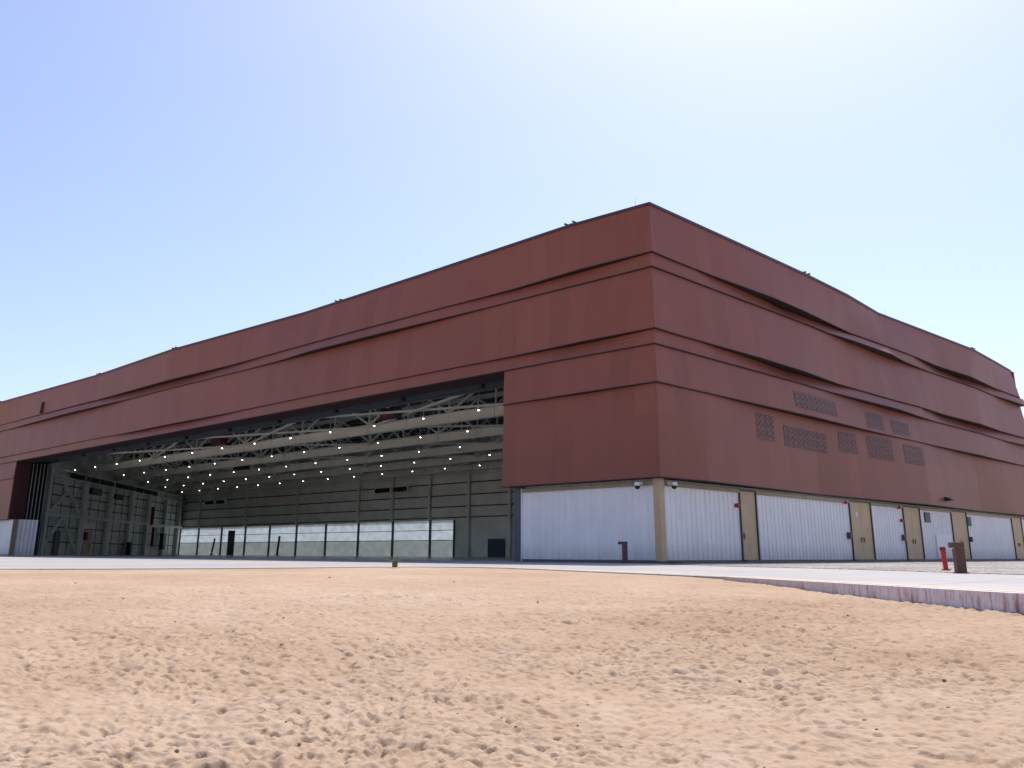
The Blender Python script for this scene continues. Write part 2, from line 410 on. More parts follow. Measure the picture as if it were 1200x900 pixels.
tag(edge_strip(1, 10, 0.0, 0.004, 0.24, 'painted_edge_line', 'paint', inset=0.25), kind='structure')
# gravel between the side wall and the road
GR = [(0.9, 60), (0.9, -1.5), (3.2, -3.6), (6.9, -6.0), (11.7, -8.1), (16.3, -11.5), (34, -21.5), (60, -30), (60, 60)]
tag(MB().poly(GR, -0.05, 0.012).build('gravel_bed', 'gravel'), kind='structure')
tag(MB().poly([(-9.3, 1.7), (-9.3, 42), (-127.6, 42), (-84, 3.9), (-84, 1.7)], -0.05, 0.006).build('hangar_floor', 'floor'), kind='structure')

# ================================================================== THE HANGAR
XL = -134.0; OR_, OL = -9.5, -81.0; YB = 42.0; YE = 56.0
H = empty('aircraft_hangar', (0, 0, 0), 'huge open hangar clad in wavy oxide red metal bands over a white ribbed base', 'hangar')
def part(mb, name, mat, label=None, smooth=False, parent=None):
    o = mb.build(name, mat, parent or H, smooth=smooth)
    if label: o['label'] = label
    return o

# offsets (outwards) of the band edges; front knots over x (0 .. -134), side knots over y (0 .. 56)
parF = [(0, 0.0), (-4.8, .28), (-16, -.08), (-29, -.35), (-47, .38), (-62.5, -.03), (-88, .75), (-110, .1), (-134, .3)]
parS = [(0, 0.0), (8, .03), (15.7, .02), (21.5, -.14), (27.3, -.60), (34, -.26), (43.8, .20), (50, -.08), (56, -.4)]
AbF = [(0, .20), (-4, .34), (-9, .06), (-16, .14), (-28, .10), (-38, -.05), (-47, .30), (-54, .22), (-62, .12), (-66, .22), (-76, .30), (-90, .28), (-134, .2)]
AbS = [(0, .12), (5, .14), (8, .25), (11, .34), (14.8, .22), (21.5, -.20), (27.3, .0), (31, .05), (36, -.05), (42, .32), (48.8, .02), (56, .1)]
gA_F = [(0, 0.1), (-4, 0.375), (-9, 0.175), (-14, 0.05), (-30, 0.05), (-38, 0.175), (-46, 0.525), (-54, 0.5), (-62, 0.1), (-80, 0.05), (-134, 0.05)]
gA_S = [(0, 0.08), (3.5, 0.06), (8, 0.364), (13, 0.715), (18, 0.39), (22, 0.06), (31, 0.06), (35, 0.325), (41, 0.78), (47, 0.325), (51, 0.06), (56, 0.06)]
gS_F = [(0, 0.06), (-10, 0.06), (-14, 0.2), (-20, 0.475), (-27, 0.5), (-31, 0.175), (-36, 0.06), (-54, 0.06), (-60, 0.325), (-68, 0.5), (-78, 0.325), (-85, 0.05), (-134, 0.25)]
gS_S = [(0, 0.06), (10, 0.06), (18, 0.1), (21, 0.408), (26.5, 0.66), (30, 0.264), (34, 0.06), (48, 0.06), (52, 0.36), (56, 0.48)]
BtF = [(0, .02), (-9, .05), (-20, -.12), (-31, -.10), (-47, .05), (-62, -.10), (-75, -.05), (-90, .1), (-134, 0)]
BtS = [(0, .02), (9, .03), (15.6, .02), (21, -.2), (27.5, -.35), (34, -.15), (43.8, .08), (50, -.15), (56, -.2)]
BbF = [(0, .16), (-4, .22), (-9, .05), (-16, .08), (-28, .12), (-38, -.05), (-47, .10), (-56, .02), (-62, .20), (-71, .12), (-90, .1), (-134, .1)]
BbS = [(0, .08), (4.6, .18), (9, .30), (14, .24), (19, -.10), (27, -.02), (31, .12), (36, .02), (43, .30), (48.7, .06), (56, .2)]
gB_F = [(0, 0.12), (-4, 0.364), (-9, 0.12), (-13, 0.05), (-36, 0.05), (-44, 0.286), (-52, 0.26), (-58, 0.05), (-134, 0.05)]
gB_S = [(0, 0.08), (3.5, 0.08), (8, 0.39), (13, 0.676), (17, 0.364), (21, 0.06), (31, 0.06), (37, 0.442), (43, 0.65), (49, 0.208), (56, 0.06)]
gT_F = [(0, .06), (-134, .06)]
gT_S = [(0, 0.06), (17, 0.06), (22, 0.36), (27, 0.552), (31, 0.24), (34, 0.06), (49, 0.06), (56, 0.36)]
CtF = [(0, -.02), (-5, .05), (-9.5, -.02), (-81, 0), (-100, .1), (-134, 0)]
CtS = [(0, -.02), (9, .02), (14, .06), (22, -.18), (27.5, -.22), (35, -.1), (43, .06), (51, -.1), (56, 0)]
CbF = [(0, .18), (-4, .20), (-9.5, .06), (-81, .1), (-100, .2), (-134, .1)]
CbS = [(0, .14), (4, .16), (8.6, .20), (15, .24), (22, .04), (27.5, .03), (33.7, .05), (42, .24), (50, .1), (56, .1)]
gC_F = [(0, 0.12), (-4, 0.286), (-9.5, 0.05), (-81, 0.05), (-134, 0.05)]
gC_S = [(0, 0.06), (4, 0.05), (9, 0.275), (15.5, 0.495), (20, 0.33), (27, 0.05), (31, 0.03), (36, 0.22), (42, 0.495), (48, 0.22), (56, 0.05)]
DbF = [(0, .10), (-9.5, .10), (-81, .1), (-134, .1)]
DbS = [(0, .10), (3.4, .32), (15.5, -.22), (30.5, .32), (42, -.22), (49, .05), (56, .1)]
def sub(a, b):
    ks = sorted({k for k, _ in a} | {k for k, _ in b}); return [(k, interp(a, k)-interp(b, k)) for k in ks]
def addk(a, b):
    ks = sorted({k for k, _ in a} | {k for k, _ in b}); return [(k, interp(a, k)+interp(b, k)) for k in ks]
StF, StS = sub(AbF, gA_F), sub(AbS, gA_S)
SbF, SbS = addk(BtF, gS_F), addk(BtS, gS_S)
TtF, TtS = sub(BbF, gB_F), sub(BbS, gB_S)
TbF, TbS = addk(CtF, gT_F), addk(CtS, gT_S)
DtF, DtS = sub(CbF, gC_F), sub(CbS, gC_S)
DEPTH = -0.62
def band_path(f0, f1, s0, s1, kf, ks):
    """sample stations along front (x from f0 to f1) then side (y s0..s1)"""
    st = []
    if f0 is not None:
        xs = sorted({round(k, 3) for k in kf if f0 < k < f1} | {f0, f1} | {f0+(f1-f0)*i/36 for i in range(37)})
        st += [('f', x) for x in xs if x < -0.05]
        if f1 >= 0: st.append(('c', 0))
    if s0 is not None:
        ys = sorted({round(k, 3) for k in ks if s0 < k < s1} | {s1} | {s0+(s1-s0)*i/28 for i in range(29)})
        if not (st and st[-1][0] == 'c'): st.append(('s', s0))
        st += [('s', y) for y in ys if y > 0.05]
    return st
def pos(st, oF, oS):
    k, t = st
    if k == 'c': o = interp(oF, 0); return (o, -o)
    if k == 'f': return (t, -interp(oF, t))
    return (interp(oS, t), t)
def band(name, z0, z1, bF, bS, tF, tS, f0, f1, s0, s1, label=None):
    kf = [k for k, _ in bF]+[k for k, _ in tF]; ks = [k for k, _ in bS]+[k for k, _ in tS]
    st = band_path(f0, f1, s0, s1, kf, ks); mb = MB(); vs = []; rows = 4
    for s in st:
        pb = pos(s, bF, bS); pt = pos(s, tF, tS)
        back = {'c': (DEPTH, -DEPTH), 'f': (s[1], -DEPTH), 's': (DEPTH, s[1])}[s[0]]
        vs.append((*back, z0))
        for k in range(rows+1):
            u = k/rows
            if s[0] == 'c': p = (pb[0]+(pt[0]-pb[0])*u, pb[1]+(pt[1]-pb[1])*u)
            else: p = (pb[0]+(pt[0]-pb[0])*u, pb[1]+(pt[1]-pb[1])*u)
            vs.append((*p, z0+(z1-z0)*u))
        vs.append((*back, z1))
    n = rows+3; fs = []
    for i in range(len(st)-1):
        for k in range(n-1): fs.append((i*n+k, (i+1)*n+k, (i+1)*n+k+1, i*n+k+1))
        fs.append((i*n+n-1, (i+1)*n+n-1, (i+1)*n, i*n))
    fs.append(tuple(range(n-1, -1, -1))); L = (len(st)-1)*n; fs.append(tuple(range(L, L+n)))
    o = part(mb.add(vs, fs), name, 'clad', label)
    o.data.materials.append(M['drip_and_shade'])
    for i in range(len(st)-1): o.data.polygons[i*n].material_index = 1  # underside faces coloured near black to deepen the shade below each band
    # drip_edge flashing along the lower edge
    dv = []; df = []
    for s in st:
        pb = pos(s, bF, bS)
        nx, ny = {'c': (1, -1), 'f': (0, -1), 's': (1, 0)}[s[0]]
        for d, z in ((0.028, z0-0.035), (0.022, z0+0.012), (-0.05, z0+0.012), (-0.06, z0-0.035)):
            dv.append((pb[0]+nx*d, pb[1]+ny*d, z))
    for i in range(len(st)-1):
        for k in range(4): df.append((4*i+k, 4*i+4+k, 4*i+4+(k+1) % 4, 4*i+(k+1) % 4))
    df += [(3, 2, 1, 0), tuple(4*len(st)-4+k for k in range(4))]
    d = MB().add(dv, df).build('drip_edge', 'drip_and_shade', o)
    return o
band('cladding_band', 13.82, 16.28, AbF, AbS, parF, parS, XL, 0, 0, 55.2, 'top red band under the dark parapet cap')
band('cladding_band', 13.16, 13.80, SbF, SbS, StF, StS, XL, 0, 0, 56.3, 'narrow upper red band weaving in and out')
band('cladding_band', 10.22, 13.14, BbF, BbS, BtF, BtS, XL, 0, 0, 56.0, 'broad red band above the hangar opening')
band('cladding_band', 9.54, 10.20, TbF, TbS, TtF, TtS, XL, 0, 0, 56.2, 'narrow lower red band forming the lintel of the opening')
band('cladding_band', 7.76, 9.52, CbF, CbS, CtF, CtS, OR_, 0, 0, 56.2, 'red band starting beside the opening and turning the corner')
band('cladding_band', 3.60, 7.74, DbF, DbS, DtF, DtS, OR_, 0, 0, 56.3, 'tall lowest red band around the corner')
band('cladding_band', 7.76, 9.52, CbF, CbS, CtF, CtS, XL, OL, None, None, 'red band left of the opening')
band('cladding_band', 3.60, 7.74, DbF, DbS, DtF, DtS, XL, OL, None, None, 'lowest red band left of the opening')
# parapet cap
st = band_path(XL, 0, 0, 55.3, [k for k, _ in parF], [k for k, _ in parS]); cv = []; cf = []
for s in st:
    p = pos(s, parF, parS); nx, ny = {'c': (1, -1), 'f': (0, -1), 's': (1, 0)}[s[0]]
    for d, z in ((0.06, 16.20), (0.06, 16.33), (-0.75, 16.33), (-0.75, 16.283), (-0.0, 16.283), (0.012, 16.20)):
        cv.append((p[0]+nx*d, p[1]+ny*d, z))
for i in range(len(st)-1):
    for k in range(6): cf.append((6*i+k, 6*i+6+k, 6*i+6+(k+1) % 6, 6*i+(k+1) % 6))
part(MB().add(cv, cf), 'parapet_cap', 'cap')
# open fold in the top band near the left
part(MB().add([(-75.15, -.36, 13.9), (-74.62, -.40, 15.0), (-74.55, -.50, 15.0), (-74.70, -.56, 13.9), (-75.15, -.2, 13.9), (-74.6, -.2, 15.0), (-74.4, -.2, 15.0), (-74.4, -.2, 13.9)],
      [(0,1,2,3),(4,7,6,5),(0,3,7,4),(1,5,6,2),(2,6,7,3),(0,4,5,1)]), 'lifted_sheet_edge', 'drip_and_shade')

# solid cores behind the cladding (walls of the building)
mb = MB(); mb.box(-9.3, -0.63, 0.63, 55.3, 0.0, 15.7)
part(mb, 'corner_block_wall', 'inwall')
part(MB().box(XL, -9.3, 0.63, 1.5, 9.6, 15.7), 'front_upper_wall', 'inwall')
part(MB().box(XL, OL-0.25, 0.63, 1.55, 0, 9.6).box(XL, -84.3, 1.55, 3.9, 0, 9.6), 'front_left_wall', 'inwall')
part(MB().box(XL, XL+0.3, 1.5, YB+0.3, 0, 15.7), 'end_wall', 'inwall')
part(MB().poly([(XL, 1.5), (-9.3, 1.5), (-9.3, 0.7), (-0.7, 0.7), (-0.7, 55.2), (-9.3, 55.2), (-9.3, YB+0.3), (XL, YB+0.3)], 15.7, 15.9), 'roof', 'roof')
# end face of the side block
part(MB().box(-9.3, -0.2, 55.3, 55.6, 0, 16.2), 'rear_end_wall', 'clad')

# --- opening: soffit, jamb, header
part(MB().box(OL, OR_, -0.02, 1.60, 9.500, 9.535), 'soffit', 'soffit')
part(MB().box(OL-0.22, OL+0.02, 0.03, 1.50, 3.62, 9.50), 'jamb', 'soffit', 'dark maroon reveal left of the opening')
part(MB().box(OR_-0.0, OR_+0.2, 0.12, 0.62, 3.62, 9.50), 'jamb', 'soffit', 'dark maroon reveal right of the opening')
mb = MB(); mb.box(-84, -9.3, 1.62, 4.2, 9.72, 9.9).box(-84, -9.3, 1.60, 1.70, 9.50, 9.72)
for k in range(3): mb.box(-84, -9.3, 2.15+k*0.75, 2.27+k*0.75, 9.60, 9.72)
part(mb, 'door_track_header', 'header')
for k in range(1, 11): part(MB().box(-82+k*6.9-.15, -82+k*6.9+.15, 1.62, 1.9, 9.3, 9.499), 'track_bracket', 'black')

# --- stacked sliding door leaves at the left jamb
for k in range(5):
    y0 = 1.60+k*0.38; mb = MB(); x1 = -81.0 - 0.03*k
    mb.box(-83.9, x1, y0, y0+0.26, 0.05, 9.45)
    d = part(mb, 'sliding_door_leaf', 'black')
    mb = MB(); mb.box(x1, x1+0.025, y0+0.12, y0+0.14, 0.1, 9.4); mb.build('edge_strip', 'steel', d)

# --- base walls
def ribbed(axis, a, b, off, z0, z1, pitch=0.40):
    """vertical ribbed sheet. axis 'f': along x at y=off (faces -y); 's': along y at x=off (faces +x)"""
    prof = []; t = a; k = 0
    while t < b-1e-6:
        e = min(t+pitch, b); w_ = e-t
        prof += [(t, 0), (t+w_*0.62, 0), (t+w_*0.70, 0.035), (t+w_*0.92, 0.035)]
        t = e
    prof.append((b, 0)); vs = []
    for (u, d) in prof:
        for z in (z0, z1):
            vs.append((u, off-d, z) if axis == 'f' else (off+d, u, z))
    n = len(prof)
    fs = [(2*i, 2*i+2, 2*i+3, 2*i+1) for i in range(n-1)]
    for (u) in (prof[-1][0], prof[0][0]):
        for z in (z0, z1): vs.append((u, off+0.12, z) if axis == 'f' else (off-0.12, u, z))
    m_ = 2*n
    fs += [(m_+0, m_+2, m_+3, m_+1), (0, 1, m_+3, m_+2), (2*n-2, m_+0, m_+1, 2*n-1)]
    return MB().add(vs, fs)
WF = 0.32; WS = -0.32          # wall planes
part(ribbed('f', -8.50, -0.52, WF, 0.13, 3.30), 'ribbed_wall_panel', 'white', 'white ribbed panel right of the opening')
part(MB().box(-8.53, -8.49, 0.25, 0.62, 0.0, 3.50), 'edge_trim', 'white')
part(MB().box(-9.30, -8.54, 0.56, 0.62, 0.0, 3.59), 'dark_interior_panel', 'header')  # added dark sheet, its colour stands for the dim hall interior
part(MB().box(-8.44, -0.50, 0.20, 0.62, 3.30, 3.46), 'tan_trim', 'tan_dark')
part(MB().box(-8.44, -0.50, 0.24, 0.62, 0.006, 0.13), 'wall_plinth', 'darkgrey')
part(MB().box(-0.50, -0.16, 0.16, 0.50, 0.0, 3.58), 'corner_post', 'tan')
part(MB().box(-0.56, -0.10, 0.10, 0.56, 0.0, 0.10), 'post_base', 'darkgrey')
part(ribbed('f', -134, -80.0, WF, 0.13, 3.58), 'ribbed_wall_panel', 'white', 'white ribbed panel left of the opening')
part(MB().box(-80.0, -79.86, 0.16, 0.62, 0.0, 3.58), 'tan_trim', 'tan_dark')
part(ribbed('s', 0.62, 2.6, -79.95+0.0, 0.0, 3.58), 'ribbed_wall_panel', 'white', 'short white return at the left jamb')
# side facade layout along y
doors = [(6.91, 8.52, 1), (19.11, 22.08, 2), (26.94, 29.75, 2), (35.48, 38.6, 2), (49.0, 51.6, 2)]
prev = 0.5
for (a, b, nl) in doors + [(56.2, 56.2, 0)]:
    segs = [(prev, a)]
    if prev > 29 and prev < 31: segs = [(prev, 31.87), (31.93, a)]
    if prev > 38 and prev < 40: segs = [(prev, 45.92), (45.98, a)]
    for (p0, p1) in segs:
        if p1-p0 > 0.2:
            part(ribbed('s', p0, p1, WS, 0.13, 3.28), 'ribbed_wall_panel', 'white')
            part(MB().box(-0.62, -0.20, p0, p1, 3.28, 3.44), 'tan_trim', 'tan_dark')
            part(MB().box(-0.62, -0.22, p0, p1, 0.02, 0.13), 'wall_plinth', 'darkgrey')
    if nl:
        fr = MB(); fr.box(-0.55, -0.20, a, a+0.06, 0.05, 3.44).box(-0.55, -0.20, b-0.06, b, 0.05, 3.44).box(-0.55, -0.202, a+0.06, b-0.06, 3.38, 3.44)
        hgt = 3.38
        w_ = (b-a-0.12)/nl
        D = None
        for k in range(nl):
            mb = MB(); mb.box(-0.40, -0.27, a+0.06+k*w_+0.012, a+0.06+(k+1)*w_-0.012, 0.14, 3.37)
            D = part(mb, 'door_leaf', 'tan')
            hy = a+0.06+(k+1)*w_-0.18 if k == 0 else a+0.06+k*w_+0.18
            if nl == 1: hy = a+0.28
            hm = MB(); hm.box(-0.27, -0.235, hy-0.05, hy+0.05, 1.10, 1.38).bar((-0.22, hy, 1.25), (-0.22, hy+0.14*(-1 if k == 0 and nl > 1 else 1), 1.25), 0.03)
            hm.build('handle', 'darkgrey', D)
        part(fr, 'door_frame', 'mullion')
        part(MB().box(-0.62, 0.05, a-0.1, b+0.1, 0.0, 0.135), 'door_sill', 'darkgrey')
    prev = b
part(MB().box(-0.60, 0.55, 0.62, 56.2, -0.02, 0.07), 'kerb', 'darkgrey')
# white personnel door in the fourth bay, and small vents
d = part(MB().box(-0.262, -0.235, 32.2, 34.9, 0.20, 1.72), 'service_hatch', 'white')
part(MB().box(-0.262, -0.225, 30.6, 31.5, 2.5, 3.15), 'vent_louvre', 'bluegrey')
part(MB().box(-0.262, -0.225, 38.85, 39.5, 2.45, 3.1), 'vent_louvre', 'bluegrey')
part(MB().box(-0.262, -0.238, 19.9, 20.15, 2.55, 2.80), 'door_notice', 'whitep')
# slotted fields in the cladding
def wall_x(y, z):
    if z > 7.76: return interp(CbS, y) + (interp(CtS, y)-interp(CbS, y))*(z-7.76)/1.76
    return interp(DbS, y) + (interp(DtS, y)-interp(DbS, y))*(z-3.6)/4.14
for (y0, y1, z0, z1) in [(12.7, 17.9, 8.12, 9.02), (8.7, 10.6, 6.05, 7.38), (11.7, 16.9, 5.95, 7.05), (18.5, 20.8, 6.2, 7.4), (22.3, 25.8, 6.12, 7.5), (27.5, 30.7, 6.15, 7.4), (22.3, 24.9, 7.95, 9.0), (26.2, 29.0, 7.95, 8.85)]:
    mb = MB(); n = 12; vs = []
    for i in range(n+1):
        y = y0+(y1-y0)*i/n
        for z in (z0, z0+(z1-z0)*.5, z1):
            vs.append((wall_x(y, z)+0.014, y, z))
    fs = [(3*i+k, 3*i+3+k, 3*i+4+k, 3*i+1+k) for i in range(n) for k in range(2)]
    m0 = len(vs); vs += [(x-0.012, y, z) for x, y, z in vs]
    fs += [tuple(m0+j for j in reversed(f)) for f in fs[:]]
    part(mb.add(vs, fs), 'slotted_grille', 'grille')

# --- inside: ceiling deck, front chord, beams with trusses, bracing
A_ = Vector((-84, 4, 0)); B_ = Vector((-132, 46, 0)); dv_ = (B_-A_).normalized(); nrm = Vector((dv_.y, -dv_.x, 0))  # nrm points to the hall (+x,+y)?
if nrm.x < 0: nrm = -nrm
Ld = (YB-4)/dv_.y
def xw(y): return A_.x + dv_.x/dv_.y*(y-4)
DZ = 13.35
n = 0; vs = []; fs = []
x = XL
mb = MB()
prof = []
xx = XL
while xx < -9.3:
    prof += [(xx, 0), (xx+0.42, 0), (xx+0.5, 0.12), (xx+0.92, 0.12)]; xx += 1.0
prof.append((-9.3, 0))
for (u, d) in prof: vs += [(u, 1.5, DZ+d), (u, YB, DZ+d)]
fs = [(2*i, 2*i+1, 2*i+3, 2*i+2) for i in range(len(prof)-1)]
part(mb.add(vs, fs), 'ceiling_deck', 'deck')
mb = MB()
y = 3.0
while y < YB:
    mb.box(XL+1, -9.35, y-.08, y+.08, DZ-0.28, DZ-0.005); y += 1.9
part(mb, 'purlins', 'girt')
part(MB().box(-86, -9.35, 4.92, 5.08, 9.92, 10.14).box(-86, -9.35, 4.8, 5.2, 10.14, 10.18), 'front_chord', 'steel')
mb = MB()
for k in range(8):
    x0 = -16.7-k*9.55
    if x0 < -84: break
    mb.bar((x0, 5.0, 10.1), (x0, 5.0, DZ-.3), 0.16)
    mb.bar((x0, 5.0, 10.1), (x0-9.55 if x0-9.55 > -86 else -86, 5.0, DZ-.4), 0.14)
part(mb, 'front_truss_web', 'steel')
beams = [11.4, 18.8, 25.9, 32.6, 39.2]
for bi, yb in enumerate(beams):
    xl = xw(yb)+0.1
    mb = MB(); mb.box(xl, -9.35, yb-.06, yb+.06, 9.62, 10.22)
    mb.box(xl, -9.35, yb-.26, yb+.26, 9.55, 9.62).box(xl, -9.35, yb-.26, yb+.26, 10.22, 10.29)
    x0 = -12.0
    while x0 > xl: mb.box(x0-.01, x0+.01, yb-.12, yb+.12, 9.62, 10.22); x0 -= 4.78
    b_ = part(mb, 'roof_beam', 'steel')
    part(MB().box(xl, -9.35, yb-.14, yb+.14, DZ-0.62, DZ-0.30), 'top_chord', 'steel')
    x0 = -16.7; mb = MB()
    while x0 > xl+1:
        mb.bar((x0, yb, 10.29), (x0, yb, DZ-.6), 0.17)
        for sgn in (1, -1):
            x1 = x0+sgn*4.78
            if xl < x1 < -9.4: mb.bar((x0, yb, 10.3), (x1, yb, DZ-.6), 0.15, 0.15)
        if x0-4.78 > xl: mb.bar((x0-4.78, yb, 10.29), (x0-4.78, yb, DZ-.6), 0.10)
        # the larger node every second bay
        x0 -= 9.55
    mb.build('truss_web', 'steel', b_)
mb = MB()
ys = [5.0] + beams
nodes_ = [-16.7-19.1*k for k in range(6)]
for i in range(len(ys)-1):
    y0, y1 = ys[i], ys[i+1]
    for x0 in nodes_:
        for sgn in (1, -1):
            x1 = x0+sgn*(19.1 if i == 0 else 9.55)
            if i % 2 == 0: p0, p1 = (x1, y0, 10.12), (x0, y1, 10.12)
            else: p0, p1 = (x0, y0, 10.12), (x1, y1, 10.12)
            if min(p0[0], p1[0]) > xw(y0)+0.5 and max(p0[0], p1[0]) < -9.4 and p1[0] > xw(y1):
                mb.bar(p0, p1, 0.15, 0.15)
            elif p0[0] > -9.4 and sgn > 0:
                t = (-9.4-p1[0])/(p0[0]-p1[0]); mb.bar((-9.4, y1+(y0-y1)*t, 10.12), p1, 0.15, 0.15)
part(mb, 'plan_bracing', 'steel')
# sloping struts from the beams up to the deck, running front to back
for i, yb in enumerate(beams[:-1]):
    for x0 in [-12.0-9.55*k for k in range(12)]:
        if x0 > xw(yb)+1: part(MB().bar((x0, yb, 10.3), (x0, yb+3.5, DZ-.35), 0.12).bar((x0, yb+7.0, 10.3), (x0, yb+3.5, DZ-.35), 0.12), 'sway_brace', 'steel')
# interior right wall
part(MB().box(-9.42, -9.31, 1.7, YB, 0.0, DZ), 'inner_side_wall', 'inwall')
mb = MB()
for z in (2.2, 4.2, 6.2, 8.2): mb.box(-9.6, -9.43, 4.2, YB-.2, z-.09, z+.09)
part(mb, 'side_girts', 'girt')

# --- back wall with the translucent strip
x0w, x1w, zt = -127.4, -58.75, 4.24
mb = MB(); mb.box(XL+.3, -9.3, YB, YB+0.3, zt, 15.7).box(x1w, -9.3, YB, YB+0.3, 0, zt).box(XL+.3, x0w, YB, YB+0.3, 0, zt)
BW = part(mb, 'back_wall', 'inwall')
mull = [-127.3, -120.9, -113.4, -106.2, -99.3, -92.2, -85.0, -77.6, -70.4, -63.2, -58.85]
for a, b in zip(mull, mull[1:]):
    o = part(MB().box(a+.08, b-.08, YB+0.12, YB+0.14, 1.93, zt), 'glazing_panel', 'glaze')
    MB().box(a+.08, b-.08, YB+0.08, YB+0.11, 3.03, 3.10).build('glazing_bar', 'mullion', o)
    part(MB().box(a+.08, b-.08, YB+0.12, YB+0.14, 0.0, 1.85), 'lower_panel', 'glaze_low')
part(MB().box(x0w, x1w, YB-.02, YB+.12, 1.85, 1.93), 'transom_rail', 'mullion')
for a in mull: part(MB().box(a-.10, a+.10, YB-.16, YB+.10, 0, zt), 'mullion', 'mullion')
mb = MB()
for z in (4.5, 5.75, 7.1, 8.5): mb.box(-127, -9.5, YB-.14, YB-.003, z-.06, z+.06)
part(mb, 'back_girts', 'girt')
k = 0
for a in (-120.9, -106.2, -92.2, -77.6, -70.4, -63.2, -56.2, -49.5, -35, -20):
    mb = MB(); z0 = zt if a < -58 else 0
    mb.box(a-.16, a+.16, YB-.40, YB-.36, z0, 12.7).box(a-.16, a+.16, YB-.20, YB-.16, z0, 12.7).box(a-.03, a+.03, YB-.36, YB-.20, z0, 12.7)
    part(mb, 'back_column', 'inwall')
part(MB().box(-127, -9.5, YB-.7, YB-.45, 9.3, 9.45), 'crane_rail', 'steel')
part(MB().box(-110.9, -109.0, YB-.30, YB-.17, 0.02, 3.7), 'rear_door', 'darkgrey')
part(MB().box(-53.0, -50.4, YB-.25, YB-.15, 0.02, 2.0), 'rear_door', 'bluegrey')

# --- slanting left wall of the hall
def dp(s, z, off=0.0): p = A_+dv_*s+nrm*off; return (p.x, p.y, z)
def dbox(mb, s0, s1, o0, o1, z0, z1):
    c = [dp(s0, z0, o0), dp(s1, z0, o0), dp(s1, z0, o1), dp(s0, z0, o1), dp(s0, z1, o0), dp(s1, z1, o0), dp(s1, z1, o1), dp(s0, z1, o1)]
    return mb.add(c, [(0,3,2,1),(4,5,6,7),(0,1,5,4),(1,2,6,5),(2,3,7,6),(3,0,4,7)])
part(dbox(MB(), 0, Ld+.3, -0.3, 0, 0, DZ), 'slanting_wall', 'inwall')
mb = MB()
for z in (1.45, 3.1, 5.5, 6.6, 7.8): dbox(mb, 0, Ld, 0.003, .12, z-.05, z+.05)
s = 2.6
while s < Ld: dbox(mb, s-.025, s+.025, 0.004, .06, 0.1, 8.6); s += 3.02
part(mb, 'slanting_wall_girts', 'girt')
for s in (0.55, 11.55, 20.6, 29.3, 37.5, 46.5, 54.5):
    mb = MB(); hw = 0.42; dbox(mb, s-hw, s+hw, .58, .64, 0, 9.4 if s > 1 else 10.0); dbox(mb, s-hw, s+hw, .15, .20, 0, 9.4); dbox(mb, s-.04, s+.04, .20, .58, 0, 9.4)
    part(mb, 'wall_column', 'steel2')
mb = dbox(MB(), 0, Ld, .30, .62, 4.22, 4.55); part(mb, 'tie_beam', 'steel2')
mb = dbox(MB(), 0, Ld, .30, .75, 8.45, 8.60); dbox(mb, 0, Ld, .30, .75, 9.3, 9.42)
rail = part(mb, 'crane_girder', 'steel2')
for s0, s1 in ((5.9, 10.1), (11.1, 15.1), (15.8, 20.5), (21.2, 26.6), (27.5, 33), (34, 40)):
    k = s0; mb = MB(); dbox(mb, s0-.1, s1+.4, .55, .58, 8.64, 8.70)
    while k < s1: dbox(mb, k, k+.42, .55, .72, 8.68, 9.2); k += .72
    mb.build('vent_grille', 'black', rail)
def dbr(a, b): return MB().bar(dp(a[0], a[1], .45), dp(b[0], b[1], .45), .26, .26)
for a, b in (((5.25, 4.15), (1.0, 1.0)), ((5.25, 4.15), (10.3, .5)), ((3.6, 8.6), (10.6, 4.6)), ((1.2, 4.6), (6.1, 7.2))):
    part(dbr(a, b), 'cross_brace', 'steel2')
# doors in the slanting wall
d = part(dbox(MB(), 13.3, 15.9, .16, .24, 0.02, 3.0), 'inner_door', 'tan', 'tan double door in the slanting wall')
dbox(MB(), 15.3, 15.45, .25, .30, 1.0, 1.3).build('handle', 'black', d)
part(dbox(MB(), 12.9, 16.6, .16, .20, 3.18, 3.85), 'door_transom', 'whitep')
part(dbox(MB(), 4.5, 6.0, .16, .24, 0.02, 2.7), 'inner_door', 'bluegrey', 'dark blue door in the slanting wall')
part(dbox(MB(), 29.6, 31.1, .16, .24, 0.02, 2.1), 'inner_door', 'black', 'black door in the slanting wall')

# ================================================================== THINGS ON AND AROUND IT
# high bay lamps
def make_lamp(loc):
    o = empty('high_bay_lamp', loc, 'x', 'lamp', 'high bay lamps under the hangar roof')
    x, y, z = loc
    MB().lathe(loc, [(0.05, 0.16), (0.07, 0.10), (0.12, 0.02), (0.13, -0.02), (0.12, -0.02)], 12).build('lamp_shade', 'steel', o, loc=loc)
    MB().lathe(loc, [(0.055, -0.021), (0.06, -0.03), (0.045, -0.05), (0.02, -0.06)], 12).build('lens', 'lamp', o, loc=loc)
    MB().tube((x, y, z+.16), (x, y, DZ-.1), 0.018, n=6).build('pendant_rod', 'steel', o, loc=loc)
    return o
rows = [8.4, 15.3, 22.3, 28.8, 35.6]
ordn = ['first', 'second', 'third', 'fourth', 'fifth']
proto = None
num = ['first', 'second', 'third', 'fourth', 'fifth', 'sixth', 'seventh', 'eighth', 'ninth', 'tenth', 'eleventh', 'twelfth', 'thirteenth', 'fourteenth', 'fifteenth', 'sixteenth', 'seventeenth', 'eighteenth', 'nineteenth', 'twentieth']
